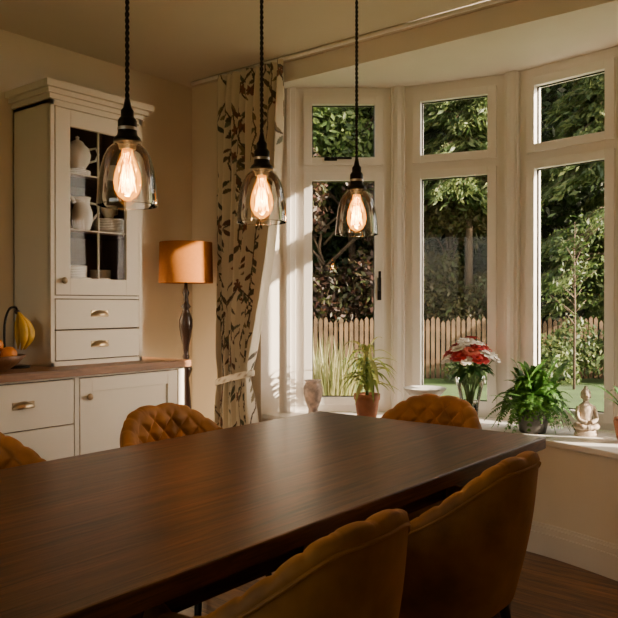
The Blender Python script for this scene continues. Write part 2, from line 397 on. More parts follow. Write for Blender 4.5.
# ================================================================ DRESSER
b=MB()
fy=3.19; by=WY-0.005; xr=2.85; xl=0.95
b.bb(xl,xr,fy+0.02,by,0.10,0.90,M_cab); b.bb(xl+0.03,xr-0.03,fy+0.07,by,0,0.10,M_cab)
b.bb(xl-0.02,xr+0.025,3.155,by,0.90,0.938,M_worktop)
def shaker(x0,x1,z0,z1,y,m=M_cab,w=0.07,panel=True):
    b.bb(x0,x0+w,y-0.022,y,z0,z1,m); b.bb(x1-w,x1,y-0.022,y,z0,z1,m)
    b.bb(x0+w,x1-w,y-0.022,y,z0,z0+w,m); b.bb(x0+w,x1-w,y-0.022,y,z1-w,z1,m)
    if panel: b.bb(x0+w-0.002,x1-w+0.002,y-0.010,y,z0+w-0.002,z1-w+0.002,m)
def cup(x,y,z,w=0.05):
    v=[];f=[];nu,nv=14,8
    for i in range(nu+1):
        u=math.pi*i/nu
        for j in range(nv+1):
            q=math.pi/2*j/nv
            v.append((x+w*math.cos(u)*math.cos(q), y-0.028*math.sin(u)*math.cos(q)-0.001, z+0.028*math.sin(q)))
    for i in range(nu):
        for j in range(nv): a=i*(nv+1)+j; f.append((a,a+1,a+nv+2,a+nv+1))
    b.add(v,f,M_brass,True)
    b.tube([(x+w*math.cos(math.pi*i/14),y-0.028*math.sin(math.pi*i/14)-0.001,z) for i in range(15)],0.003,M_brass,6)
    b.bb(x-w,x+w,y-0.004,y,z-0.008,z+0.026,M_brass)
def knob(x,y,z):
    b.tube([(x,y,z),(x,y-0.012,z)],0.006,M_brass,10); b.ball((x,y-0.020,z),0.017,M_brass,1,0.75,1)
FY=fy+0.02
b.bb(xl,xr,FY-0.003,FY+0.001,0.10,0.90,M_gap)
shaker(2.165,2.80,0.13,0.882,FY); b.bb(2.806,xr,FY-0.022,FY,0.10,0.90,M_cab); b.bb(2.135,2.159,FY-0.022,FY,0.10,0.90,M_cab)
b.bb(xl,xr,FY-0.022,FY,0.10,0.124,M_cab); b.bb(xl,xr,FY-0.022,FY,0.888,0.90,M_cab)
for z0,z1 in((0.665,0.882),(0.40,0.659),(0.13,0.394)):
    b.bb(1.45,2.129,FY-0.022,FY,z0,z1,M_cab); cup(1.86,FY-0.022,(z0+z1)/2,0.055)
shaker(1.0,1.44,0.13,0.882,FY); 
knob(2.21,FY-0.022,0.79)
ux0,ux1,uy=2.10,2.675,3.36; zb0=0.938; ztp=2.33
b.bb(ux0,ux0+0.02,uy,by,zb0,ztp,M_cab); b.bb(ux1-0.02,ux1,uy,by,zb0,ztp,M_cab)
b.bb(ux0,ux1,by-0.012,by,zb0,ztp,M_cab); b.bb(ux0+0.02,ux1-0.02,by-0.02,by-0.012,1.31,ztp,M_cabin)
b.bb(ux0,ux1,uy,by,2.27,ztp,M_cab); b.bb(ux0+0.02,ux1-0.02,uy+0.01,by,1.30,1.315,M_cabin); b.bb(ux0+.02,ux1-.02,uy+0.003,by,zb0,1.30,M_cab)
b.bb(ux0+0.02,ux0+0.026,uy+0.01,by,1.31,2.27,M_cabin); b.bb(ux1-0.026,ux1-0.02,uy+0.01,by,1.31,2.27,M_cabin)
for z in(1.64,1.93): b.bb(ux0+0.026,ux1-0.026,uy+0.03,by-0.02,z-0.009,z+0.009,M_cabin)
for zz0,zz1 in((zb0,1.305),(2.255,2.33)): b.bb(ux0,ux1,uy,uy+0.004,zz0,zz1,M_gap)
b.bb(ux0,ux1,uy-0.018,uy,zb0,0.962,M_cab)
b.bb(ux0,ux0+0.022,uy-0.018,uy+.01,zb0,ztp,M_cab); b.bb(ux1-0.022,ux1,uy-0.018,uy+.01,zb0,ztp,M_cab)
b.bb(ux0,ux1,uy-0.018,uy,2.26,ztp,M_cab); b.bb(ux0+.02,ux1-.02,uy-0.016,uy,1.283,1.298,M_cab)
b.bb(ux0+0.026,ux1-0.026,uy-0.022,uy,0.968,1.118,M_cab); b.bb(ux0+0.026,ux1-0.026,uy-0.022,uy,1.126,1.278,M_cab)
cup((ux0+ux1)/2,uy-0.022,1.035,0.055); cup((ux0+ux1)/2,uy-0.022,1.195,0.055)
shaker(ux0+0.026,ux1-0.026,1.303,2.255,uy,panel=False,w=0.085)
gx0,gx1=ux0+0.111,ux1-0.111
b.bb(gx0,gx1,uy-0.012,uy-0.009,1.388,2.17,M_cpane)
cxm=(gx0+gx1)/2
b.bb(cxm-0.003,cxm+0.003,uy-0.018,uy-0.004,1.388,2.17,M_cab)
for z in(1.64,1.93): b.bb(gx0,gx1,uy-0.018,uy-0.004,z-0.003,z+0.003,M_cab)
knob(ux0+0.065,uy-0.022,1.375)
for (o,z0,z1) in((0.012,2.29,2.315),(0.028,2.315,2.34),(0.048,2.34,2.375)):
    b.bb(ux0-o,ux1+o,uy-0.018-o,by,z0,z1,M_cab)
b.build('dresser',bevel=0.002)
def teapot(name,loc,s=1.0,rot=0):
    b=MB(); b.lathe([(0.0,0),(0.04,0),(0.042,0.008),(0.062,0.04),(0.068,0.075),(0.058,0.11),(0.04,0.125),(0.036,0.13),(0.03,0.142),(0.01,0.152),(0.008,0.158),(0.012,0.166),(0.0,0.174)],(0,0,0),M_china,28)
    b.tube([(0.058,0,0.05),(0.085,0,0.07),(0.10,0,0.105),(0.115,0,0.125)],[0.016,0.012,0.009,0.008],M_china,10)
    b.tube([(-0.055,0,0.105),(-0.09,0,0.115),(-0.105,0,0.085),(-0.09,0,0.05),(-0.06,0,0.04)],0.006,M_china,8)
    o=b.build(name,loc,rot); o.scale=(s,s,s); return o
def jug(name,loc,s=1.0,rot=0):
    b=MB(); b.lathe([(0.0,0),(0.035,0),(0.038,0.01),(0.05,0.05),(0.048,0.09),(0.036,0.125),(0.038,0.15),(0.042,0.158),(0.037,0.152),(0.030,0.12),(0.0,0.02)],(0,0,0),M_china,28)
    b.tube([(-0.036,0,0.135),(-0.075,0,0.13),(-0.08,0,0.09),(-0.047,0,0.05)],0.006,M_china,8)
    b.tube([(0.034,0,0.13),(0.055,0,0.16)],[0.014,0.006],M_china,8)
    o=b.build(name,loc,rot); o.scale=(s,s,s); return o
def cupo(name,loc,rot=0,s=1.25):
    b=MB(); b.lathe([(0.0,0),(0.022,0),(0.024,0.006),(0.036,0.03),(0.042,0.062),(0.040,0.062),(0.033,0.03),(0.0,0.012)],(0,0,0),M_china,24)
    b.tube([(0.038,0,0.05),(0.062,0,0.052),(0.064,0,0.028),(0.034,0,0.02)],0.004,M_china,8)
    o=b.build(name,loc,rot); o.scale=(s,s,s); return o
def plates(name,loc,r=0.09,n=6):
    b=MB()
    for k in range(n): b.lathe([(0.0,0),(r*0.6,0),(r,0.014),(r*0.98,0.017),(r*0.6,0.005),(0,0.004)],(0,0,k*0.009),M_china,32)
    return b.build(name,loc)
ym=3.455
plates('plate_stack',(2.345,ym+.02,1.939),0.07,3); teapot('teapot',(2.345,ym+.02,1.981),1.05,2.6)
cupo('teacup',(2.565,ym-0.01,1.939),0.4,1.35); 
jug('milk_jug',(2.36,ym,1.649),1.15,2.9); plates('plate_stack.001',(2.555,ym+0.03,1.649),0.085,8); cupo('teacup.001',(2.555,ym+0.03,1.738),0.2,1.1)
for k,(x,y,s) in enumerate(((2.34,ym-0.02,1.3),(2.46,ym-0.01,1.3),(2.58,ym-0.01,1.2))):
    cupo('teacup.%03d'%(k+2),(x,y,1.315),2.3,s)
plates('saucer_stack',(2.57,ym+0.13,1.315),0.06,14); plates('saucer_stack.001',(2.40,ym+0.13,1.315),0.07,16)
# ================================================================ FLOOR LAMP
lx,ly=3.09,3.44
b=MB()
b.lathe([(0.0,0),(0.13,0),(0.13,0.02),(0.10,0.035),(0.05,0.05),(0.03,0.08),(0.022,0.11),(0.036,0.13),(0.022,0.15),(0.018,0.30),(0.030,0.50),(0.034,0.62),(0.020,0.80),(0.032,0.83),(0.040,0.855),(0.030,0.885),(0.016,0.91),(0.022,0.93),(0.016,0.95),(0.020,1.00),(0.033,1.06),(0.043,1.12),(0.042,1.16),(0.028,1.20),(0.018,1.225),(0.032,1.24),(0.018,1.26),(0.014,1.30),(0.022,1.325),(0.012,1.35),(0.008,1.42),(0.0,1.42)],(0,0,0),M_turn,28)
b.lathe([(0.166,1.385),(0.161,1.635),(0.158,1.635),(0.163,1.385),(0.166,1.385)],(0,0,0),M_lshade,48)
for a in range(3):
    q=a*2.094; b.tube([(0,0,1.60),(0.159*math.cos(q),0.159*math.sin(q),1.625)],0.002,M_steel,5)
b.tube([(0,0,1.40),(0,0,1.60)],0.005,M_steel,6)
b.ball((0,0,1.49),0.03,M_china,1,1,1.3)
b.build('floor_lamp',(lx,ly,0))
# ================================================================ CURTAIN (printed botanical cloth, print stored as vertex colours)
M_cur,nt_,bs_=newmat('curtain_print'); at=nt_.nodes.new('ShaderNodeAttribute'); at.attribute_name='print'
nt_.links.new(at.outputs['Color'],bs_.inputs['Base Color']); bs_.inputs['Roughness'].default_value=0.85
NU,NZ=440,600; CW,CHt=1.9,2.66
base_c=np.array((0.68,0.61,0.49))
img=np.ones((NZ+1,NU+1,3))*base_c
UU,ZZ=np.meshgrid(np.linspace(0,CW,NU+1),np.linspace(0,CHt,NZ+1))
rc=random.Random(21)
def ell(cx,cz,l,w,ang,col):
    m0=(abs(UU-cx)<l)&(abs(ZZ-cz)<l)
    du=UU-cx;dz=ZZ-cz; a=du*math.cos(ang)+dz*math.sin(ang); c=-du*math.sin(ang)+dz*math.cos(ang)
    t=np.clip(a/l,-1,1); m=m0&(np.abs(c)<w*(1-t*t)); img[m]=col
def seg_(x0,z0,x1,z1,w,col):
    dx,dz=x1-x0,z1-z0; L2=dx*dx+dz*dz+1e-9; r0=(UU>min(x0,x1)-.02)&(UU<max(x0,x1)+.02)&(ZZ>min(z0,z1)-.02)&(ZZ<max(z0,z1)+.02)
    t=np.clip(((UU-x0)*dx+(ZZ-z0)*dz)/L2,0,1); d=np.hypot(UU-x0-t*dx,ZZ-z0-t*dz); img[r0&(d<w)]=col
cols=[(0.11,0.09,0.065),(0.075,0.075,0.055),(0.20,0.16,0.09),(0.14,0.15,0.11),(0.12,0.065,0.045),(0.10,0.11,0.08)]
NS=16
for s in range(NS):
    x=CW*(s+0.5)/NS+rc.uniform(-.03,.03); z=rc.uniform(-.3,0.0); a=0.0
    while z<CHt:
        a+=rc.uniform(-0.6,0.6); a*=0.85
        x1=x+0.05*math.sin(a); z1=z+0.05*math.cos(a); seg_(x,z,x1,z1,0.0045,(0.09,0.065,0.05)); x,z=x1,z1
        if rc.random()<0.85:
            sd=rc.choice((-1,1)); an=math.pi/2-sd*rc.uniform(0.5,1.1); l=rc.uniform(0.028,0.052)
            ell(x+math.cos(an)*(l+.004),z+math.sin(an)*(l+.004),l,rc.uniform(0.009,0.015),an,rc.choice(cols))
        if rc.random()<0.06:
            for q in range(6): an=q*math.pi/3; ell(x+math.cos(an)*.018,z+math.sin(an)*.018,0.018,0.009,an,(0.20,0.09,0.06))
b=MB(); v=[];f=[]
ztop_,zbot=2.675,0.015
def lerp(a,b_,t): return a+(b_-a)*t
for j in range(NZ+1):
    z=lerp(ztop_,zbot,j/NZ)
    if z>0.80:
        t=(ztop_-z)/(ztop_-0.80)
        yl=lerp(3.35,3.345,t); yr=2.80+0.27*t**2.0
    else:
        t=(0.80-z)/0.80; s=math.sin(min(1,t*1.6)*math.pi/2); yl=3.345+0.02*s; yr=3.07-0.06*s
    amp=0.042*(0.6+0.4*min(1,(ztop_-z)/0.3)); 
    tie=math.exp(-((z-0.80)/0.10)**2); amp*=1-0.45*tie
    for i in range(NU+1):
        u=i/NU
        y=lerp(yl,yr,u)+0.010*math.sin(u*2*math.pi*9+1.2+z*0.8)
        ph=u*2*math.pi*9+0.5*math.sin(z*1.7+u*5)
        x=WX-0.105+amp*math.sin(ph)+0.010*math.sin(ph*0.5+z*3)
        v.append((x,y,z))
for j in range(NZ):
    for i in range(NU): a=j*(NU+1)+i; f.append((a,a+1,a+NU+2,a+NU+1))
b.add(v,f,M_cur,True)
vb=[];fb=[]
for i in range(41):
    a=2*math.pi*i/40; cxx=WX-0.105+0.060*math.cos(a); cyy=3.205+0.155*math.sin(a)
    for k,dz in enumerate((-0.020,-0.008,0.008,0.020)):
        zz=0.80+dz-0.04*math.sin(a); e=0.005 if k in(1,2) else 0
        vb.append((cxx+e*math.cos(a),cyy+e*math.sin(a),zz))
for i in range(40):
    for k in range(3): q=i*4+k; fb.append((q,q+1,q+5,q+4))
b.add(vb,fb,M_cur,True)
o=b.build('curtain')
ca=o.data.color_attributes.new('print','FLOAT_COLOR','POINT')
tb=np.ones((len(vb),3))*base_c*0.8; tb[::7]=(0.2,0.14,0.1)
cc=np.concatenate([img.reshape(-1,3),tb]); cc=np.concatenate([cc,np.ones((len(cc),1))],1)
ca.data.foreach_set('color',cc.astype(np.float32).ravel())
# ================================================================ WORKTOP ITEMS
WT=0.938
b=MB()
b.lathe([(0.0,0),(0.07,0),(0.07,0.008),(0.0,0.012)],(0,0,0),M_black,24)
b.tube(catmull([(-0.05,0.0,0.01),(-0.075,0,0.10),(-0.075,0,0.22),(-0.045,0,0.29),(-0.0,0,0.30),(0.012,0,0.28)],6),0.006,M_black,8)
for k in range(6):
    a=-1.9+k*0.5; ca_,sa=math.cos(a),math.sin(a); pts=[];rs=[]
    for q in range(12):
        t=q/11
        out=0.010+0.055*math.sin(t*math.pi*0.85); zz=0.275-0.185*t
        pts.append((0.012+out*ca_,out*sa,zz)); rs.append([0.005,0.006,0.010,0.016,0.018,0.019,0.019,0.0185,0.017,0.012,0.007,0.004][q])
    b.tube(pts,rs,M_banana,8)
b.ball((0.012,0,0.278),0.013,M_turn)
b.build('banana_stand',(1.965,3.44,WT),math.radians(20))
b=MB(); b.lathe([(0.0,0),(0.05,0),(0.055,0.006),(0.10,0.035),(0.135,0.075),(0.130,0.077),(0.095,0.04),(0.04,0.014),(0.0,0.013)],(0,0,0),M_bowlw,36)
for (x,y,z) in((0,0.0,0.052),(0.07,0.01,0.078),(-0.03,0.065,0.078),(-0.05,-0.05,0.078),(0.035,-0.06,0.082),(0.0,0.0,0.122)): b.ball((x,y,z),0.036,M_orange)
b.build('fruit_bowl',(1.79,3.31,WT))
# ================================================================ SILL ITEMS
SZ=0.58
def blade(b,base,az,L,w,lift,droop,mat,n=8,twist=0):
    d=Vector((math.cos(az),math.sin(az),0)); sd=Vector((-math.sin(az),math.cos(az),0)); v=[];f=[]
    for i in range(n+1):
        t=i/n; r=L*(t*math.cos(lift)); z=L*(math.sin(lift)*t-droop*t*t); c=Vector(base)+d*r+Vector((0,0,z))
        ww=w*math.sin(math.pi*min(1,0.12+0.88*t))**0.7 if t<1 else 0.0005
        v.append(c-sd*ww+Vector((0,0,ww*0.4))); v.append(c); v.append(c+sd*ww+Vector((0,0,ww*0.4)))
    for i in range(n):
        a=i*3; f.append((a,a+1,a+4,a+3)); f.append((a+1,a+2,a+5,a+4))
    b.add(v,f,mat,True)
M_yg=leafmat('palm_leaf',[(0.18,0.26,0.05),(0.32,0.38,0.08),(0.46,0.42,0.12)],0.45,k=0.8)
M_fern=leafmat('fern_leaf',[(0.05,0.17,0.02),(0.11,0.30,0.045),(0.20,0.40,0.08)],0.45,k=0.65)
M_bq=leafmat('bouquet_leaf',[(0.02,0.08,0.015),(0.06,0.15,0.03)],0.25)
x,y=P(367,4.38); b=MB()
b.lathe([(0.0,0),(0.052,0),(0.058,0.01),(0.072,0.11),(0.078,0.112),(0.079,0.145),(0.070,0.145),(0.066,0.13),(0.0,0.12)],(0,0,0),M_terra,32)
b.lathe([(0.0,0.131),(0.068,0.129)],(0,0,0),M_soil,24)
b.tube([(0,0,0.11),(0.005,0.003,0.24),(0,0,0.36)],[0.010,0.009,0.008],M_stem,8)
for k in range(64):
    az=random.uniform(0,6.28); bz=random.uniform(0.15,0.38); lf=random.uniform(0.4,1.2); blade(b,(0,0,bz),az,random.uniform(0.15,0.21)/max(0.6,math.cos(lf)) ,random.uniform(0.009,0.015),lf,random.uniform(0.45,1.1),M_yg)
b.build('potted_palm',(x,y,SZ))
M_pv=pm('painted_vase',(0.62,0.48,0.42),0.3,nscale=28,namt=0.5)
x,y=P(313,4.42); b=MB(); b.lathe([(0.0,0),(0.035,0),(0.038,0.01),(0.030,0.03),(0.028,0.05),(0.045,0.09),(0.058,0.14),(0.060,0.175),(0.050,0.20),(0.045,0.21),(0.052,0.222),(0.047,0.222),(0.040,0.21),(0.05,0.17),(0.0,0.08)],(0,0,0),M_pv,32)
b.build('painted_vase',(x,y,SZ))
x,y=P(425,4.24); b=MB(); b.lathe([(0.0,0),(0.07,0),(0.07,0.006),(0.03,0.02),(0.014,0.04),(0.012,0.11),(0.03,0.135),(0.09,0.155),(0.125,0.195),(0.121,0.196),(0.085,0.162),(0.0,0.145)],(0,0,0),M_china,40)
b.build('pedestal_bowl',(x,y,SZ))
M_red=pm('petal_red',(0.42,0.015,0.015),0.7); M_wp=pm('petal_white',(0.80,0.75,0.67),0.7); M_cor=pm('petal_coral',(0.50,0.10,0.06),0.7)
x,y=P(470,4.12); b=MB()
b.lathe([(0.0,0.0),(0.045,0),(0.047,0.006),(0.044,0.05),(0.05,0.12),(0.072,0.22),(0.085,0.275)],(0,0,0),M_jar,36)
b.lathe([(0.0,0.008),(0.040,0.008),(0.041,0.05),(0.047,0.12),(0.0,0.12)],(0,0,0),M_jar,30)
def flower(b,c,r,mat,dirv):
    c=Vector(c); dz=Vector(dirv).normalized(); ax=dz.orthogonal().normalized(); ay=dz.cross(ax)
    b.ball(tuple(c),r*0.45,mat,seg=10,rings=6)
    for lay,(n,tilt,rr) in enumerate(((5,0.35,0.65),(7,0.8,0.9),(9,1.25,1.05))):
        for k in range(n):
            a=2*math.pi*(k+0.5*lay)/n+random.uniform(-.15,.15); out=ax*math.cos(a)+ay*math.sin(a); sd=dz.cross(out)
            v=[];f=[]
            for i in range(4):
                t=i/3; ang=tilt*t; p=c-dz*r*0.25+out*(r*rr*math.sin(ang*0.6+0.5)*t*1.1+0.1*r)+dz*(r*rr*math.cos(ang)*t)
                ww=r*0.42*math.sin(math.pi*(0.2+0.6*t)); v+= [p-sd*ww-out*ww*-0.15,p,p+sd*ww-out*ww*-0.15]
            for i in range(3): q=i*3; f+=[(q,q+1,q+4,q+3),(q+1,q+2,q+5,q+4)]
            b.add(v,f,mat,True)
for k in range(26):
    a=k*2.4; q=math.sqrt((k+0.5)/26); rr=0.138*q; z=0.475-0.12*q*q+random.uniform(-0.012,0.012)
    c=(rr*math.cos(a),rr*math.sin(a),z); mt=[M_red,M_wp,M_wp,M_red,M_wp,M_cor,M_red][k%7]
    b.tube([(0.015*math.cos(a+2),0.015*math.sin(a+2),0.03),(0.03*math.cos(a),0.03*math.sin(a),0.20),(c[0]*.8,c[1]*.8,z-0.03),c],0.0025,M_stem,5)
    flower(b,c,random.uniform(0.032,0.046),mt,(c[0]*5,c[1]*5,1))
for k in range(46):
    az=random.uniform(0,6.28); blade(b,(0.05*math.cos(az),0.05*math.sin(az),random.uniform(0.29,0.36)),az,random.uniform(0.07,0.11),0.016,random.uniform(-0.1,0.9),0.5,M_bq,6)
b.build('flower_bouquet',(x,y,SZ))
# fern
x,y=P(533,3.90); b=MB()
b.lathe([(0.0,0),(0.065,0),(0.07,0.01),(0.088,0.12),(0.092,0.14),(0.084,0.14),(0.08,0.125),(0.0,0.12)],(0,0,0),M_darkpot,32)
def frond(b,base,az,L,lift,droop,mat,ll=0.045,n=18):
    d=Vector((math.cos(az),math.sin(az),0)); sd=Vector((-math.sin(az),math.cos(az),0)); pts=[]
    for i in range(n+1):
        t=i/n; pts.append(Vector(base)+d*(L*t*math.cos(lift))+Vector((0,0,L*(math.sin(lift)*t-droop*t*t))))
    for p in pts: p.z=max(p.z,0.01)
    b.tube(pts[::3],0.0012,mat,4)
    for i in range(2,n+1):
        t=i/n; l=ll*math.sin(math.pi*min(1,0.15+0.8*t))**0.8; tg=(pts[i]-pts[i-1]).normalized()
        for s in(-1,1):
            o=sd*s; tip=pts[i]+o*l+tg*l*0.35+Vector((0,0,-l*0.25+random.uniform(-.1,.1)*l)); w=tg*(L/n*0.42); mid=pts[i]+(tip-pts[i])*0.5+Vector((0,0,l*0.08))
            tip.z=max(tip.z,0.004); mid.z=max(mid.z,0.004)
            b.add([pts[i]-w*0.6,mid-w,tip,mid+w,pts[i]+w*0.6],[(0,1,3,4),(1,2,3)],mat)
for k in range(170):
    lift=random.uniform(0.5,1.5)
    frond(b,(random.uniform(-.06,.06),random.uniform(-.06,.06),0.13),k*2.4+random.uniform(-.3,.3),random.uniform(0.30,0.50) if lift>1.0 else random.uniform(0.2,0.27),lift,random.uniform(0.35,1.2),M_fern,random.uniform(0.024,0.036))
b.build('potted_fern',(x,y,SZ))
# seated figurine
M_sh=pm('carved_stone',(0.46,0.37,0.29),0.6,nscale=40,namt=0.3,bump=0.4)
x,y=P(586,3.80); b=MB()
b.lathe([(0.0,0),(0.058,0),(0.060,0.008),(0.054,0.02),(0.056,0.034),(0.0,0.036)],(0,0,0),M_sh,32,1,0.8)
b.lathe([(0.0,0.03),(0.036,0.035),(0.040,0.06),(0.034,0.10),(0.040,0.135),(0.036,0.155),(0.018,0.170),(0.013,0.180),(0.0,0.185)],(0,0,0),M_sh,28,1,0.7)
for s in(-1,1):
    b.tube(catmull([(s*0.036,0,0.150),(s*0.047,-0.008,0.115),(s*0.044,-0.026,0.085),(s*0.010,-0.042,0.072)],5),[0.012]*6+[0.0105]*10,M_sh,10)
    b.tube(catmull([(s*0.020,0.0,0.052),(s*0.052,-0.012,0.052),(s*0.030,-0.040,0.048),(-s*0.012,-0.046,0.046)],5),[0.019]*6+[0.016]*5+[0.012]*5,M_sh,10)
    b.ball((s*0.0235,0,0.202),0.007,M_sh,0.5,1,1.8,8,6)
b.ball((0,-0.001,0.205),0.024,M_sh,0.92,1,1.2,20,14)
b.lathe([(0.0245,0.208),(0.025,0.218),(0.020,0.234),(0.010,0.240),(0.009,0.250),(0.0,0.256)],(0,0.002,0),M_sh,20)
b.tube([(0,-0.022,0.212),(0,-0.028,0.201)],[0.003,0.0045],M_sh,6)
b.tube([(-0.008,-0.0225,0.194),(0,-0.0245,0.192),(0.008,-0.0225,0.194)],0.0022,M_sh,6)
for s in(-1,1): b.tube([(s*0.005,-0.0235,0.210),(s*0.010,-0.0225,0.2085),(s*0.015,-0.019,0.210)],0.0018,M_sh,6)
b.build('seated_figurine',(x,y,SZ),math.radians(-51))
# right-hand palm
x,y=P(630,3.60); b=MB()
b.lathe([(0.0,0),(0.05,0),(0.06,0.02),(0.075,0.10),(0.07,0.12),(0.062,0.12),(0.0,0.11)],(0,0,0),M_terra,28)
for k in range(22):
    az=k*2.4; blade(b,(0,0,0.11),az,random.uniform(0.25,0.42),0.012,random.uniform(0.9,1.4),random.uniform(0.25,0.6),M_bq)
b.build('potted_dracaena',(x,y,SZ))
# ================================================================ GARDEN
b=MB(); b.bb(-30,40,-30,45,-0.16,-0.12,M_grass); b.build('lawn_ground')
def rp(r,d,z=0): x,y=RD(r,d); return (x,y,z)
b=MB(); rr=-7.0; ang=math.atan2(-0.781,0.624)
while rr<11:
    hgt=1.00+random.uniform(-0.05,0.05); c=rp(rr,13.8+random.uniform(-0.01,0.01))
    w=0.034
    v=[];ux=Vector((0.624,-0.781,0));uy=Vector((0.781,0.624,0))
    for yy in(-0.012,0.012):
        for (a,z) in((-w,-0.13),(w,-0.13),(w,hgt-0.05),(0,hgt),(-w,hgt-0.05)): p=Vector((c[0],c[1],0))+ux*a+uy*yy; v.append((p.x,p.y,z))
    b.add(v,[(0,1,2,3,4),(9,8,7,6,5)]+[(i,i+5,(i+1)%5+5,(i+1)%5) for i in range(5)],M_fence)
    rr+=0.095
for z in(0.2,0.8):
    c=rp(2,13.84); b.box((c[0],c[1],z),(18,0.04,0.08),M_fence,ang)
b.build('picket_fence')
def cloud(b,clumps,n,size,mat,squash=1.0,shell=0.55):
    w=np.array([c[3]**2 for c in clumps]); w=w/w.sum(); idx=np.random.choice(len(clumps),n,p=w); C=np.array([c[:3] for c in clumps])[idx]; R=np.array([c[3] for c in clumps])[idx]
    d=np.random.normal(size=(n,3)); d/=np.linalg.norm(d,axis=1)[:,None]
    rad=R*(shell+(1-shell)*np.random.rand(n)); pos=C+d*rad[:,None]*np.array([1,1,squash])
    nrm=d*0.7+np.random.normal(size=(n,3))*0.6+np.array([0,0,0.3]); nrm/=np.linalg.norm(nrm,axis=1)[:,None]
    t=np.cross(nrm,np.random.normal(size=(n,3))); t/=np.linalg.norm(t,axis=1)[:,None]; u=np.cross(nrm,t)
    s=(size*np.random.uniform(0.6,1.3,n))[:,None]
    V4=np.stack([pos-t*s,pos-u*s*0.45,pos+t*s,pos+u*s*0.45],1).reshape(-1,3)
    V4[:,2]=np.maximum(V4[:,2],-0.1)
    b.add(V4.tolist(),[(4*i,4*i+1,4*i+2,4*i+3) for i in range(n)],mat)
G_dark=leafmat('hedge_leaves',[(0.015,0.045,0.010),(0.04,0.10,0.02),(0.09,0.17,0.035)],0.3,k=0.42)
G_mid=leafmat('tree_leaves',[(0.04,0.10,0.02),(0.11,0.19,0.04),(0.22,0.30,0.08)],0.4,k=0.52)
G_bright=leafmat('conifer_leaves',[(0.06,0.12,0.035),(0.16,0.24,0.07),(0.32,0.38,0.13)],0.4,k=0.58)  # paler green leaf colour of the conifers and border plants
G_red=leafmat('copper_leaves',[(0.04,0.03,0.015),(0.10,0.04,0.025),(0.08,0.11,0.03)],0.35,k=0.6)
G_brown=leafmat('autumn_leaves',[(0.10,0.10,0.03),(0.22,0.17,0.06),(0.13,0.20,0.06)],0.4,k=0.5)
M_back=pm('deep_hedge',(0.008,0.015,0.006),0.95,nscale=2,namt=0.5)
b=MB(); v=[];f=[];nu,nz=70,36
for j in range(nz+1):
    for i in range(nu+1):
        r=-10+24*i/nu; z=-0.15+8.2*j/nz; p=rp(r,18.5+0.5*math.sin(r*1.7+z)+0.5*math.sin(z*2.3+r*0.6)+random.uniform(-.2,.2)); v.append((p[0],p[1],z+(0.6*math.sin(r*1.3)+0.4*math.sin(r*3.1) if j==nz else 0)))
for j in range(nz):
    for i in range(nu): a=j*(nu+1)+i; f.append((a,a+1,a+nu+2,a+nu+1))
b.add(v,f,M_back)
cl=[]
for k in range(110):
    r=random.uniform(-8,12); z=random.uniform(0.2,8.0); d=random.uniform(16.6,17.8); cl.append((*rp(r,d)[:2],z,random.uniform(0.7,1.4)))
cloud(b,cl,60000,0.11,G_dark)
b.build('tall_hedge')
def tree(name,r,d,h,trunk,clumps,n,size,mat,sq=1.0):
    b=MB(); x,y=RD(r,d); b.tube([(x,y,-0.13),(x+0.05,y,h*0.35),(x-0.05,y+0.08,h*0.7),(x,y,h*0.95)],[trunk,trunk*0.8,trunk*0.5,trunk*0.2],M_bark,8)
    cl=[]
    for (dr,dd,z,R) in clumps:
        q=RD(r+dr,d+dd); cl.append((q[0],q[1],z,R)); z0=max(0.3,z-R*1.0-0.3)
        b.tube([(x,y,min(z0,h*0.9)),((x+q[0])/2,(y+q[1])/2,(z0+z)/2+0.1),(q[0],q[1],z)],[trunk*0.4,trunk*0.25,trunk*0.12],M_bark,6)
    cloud(b,cl,n,size,mat,sq,0.35); return b.build(name)
rnd=random.uniform
def layered(b,r,d,z0,z1,w,n,mat,rows=11):
    x,y=RD(r,d); b.tube([(x,y,-0.13),(x,y,z1*0.6),(x,y,z1)],[0.09,0.06,0.02],M_bark,8)
    P_=[];T_=[]
    for k in range(rows*7):
        z=rnd(z0,z1); a=rnd(0,6.28); L=w*(1.0-0.45*(z-z0)/(z1-z0))*rnd(0.6,1.0); pts=[]
        for i in range(7):
            t=i/6; pts.append((x+L*t*math.cos(a),y+L*t*math.sin(a),z+0.15*L*t-0.45*L*t*t))
        b.tube(pts,[0.016*(1-0.8*i/6) for i in range(7)],M_bark,5)
        for q in range(n//(rows*7)):
            t=random.random()**0.7; i=min(5,int(t*6)); u=t*6-i; p=[pts[i][c]*(1-u)+pts[i+1][c]*u for c in range(3)]
            wd=0.34*(1-0.5*t); o=random.gauss(0,wd*0.5)
            P_.append((p[0]-math.sin(a)*o,p[1]+math.cos(a)*o,p[2]-abs(random.gauss(0,0.12))-abs(o)*0.3)); T_.append((math.cos(a)+random.gauss(0,.5),math.sin(a)+random.gauss(0,.5),-0.7+random.gauss(0,.3)))
    P_=np.array(P_);T_=np.array(T_);T_/=np.linalg.norm(T_,axis=1)[:,None]; nn=np.random.normal(size=P_.shape); U=np.cross(T_,nn);U/=np.linalg.norm(U,axis=1)[:,None]
    s=0.09*np.random.uniform(0.6,1.3,len(P_))[:,None]
    V4=np.stack([P_-T_*s,P_-U*s*0.3,P_+T_*s,P_+U*s*0.3],1).reshape(-1,3)
    V4[:,2]=np.maximum(V4[:,2],-0.1)
    b.add(V4.tolist(),[(4*i,4*i+1,4*i+2,4*i+3) for i in range(len(P_))],mat)
tree('copper_shrub',0.3,14.9,3.4,0.07,[(rnd(-1,1.3),rnd(-.4,.2),rnd(1.2,3.8),rnd(0.5,0.8)) for _ in range(16)],15000,0.075,G_red)
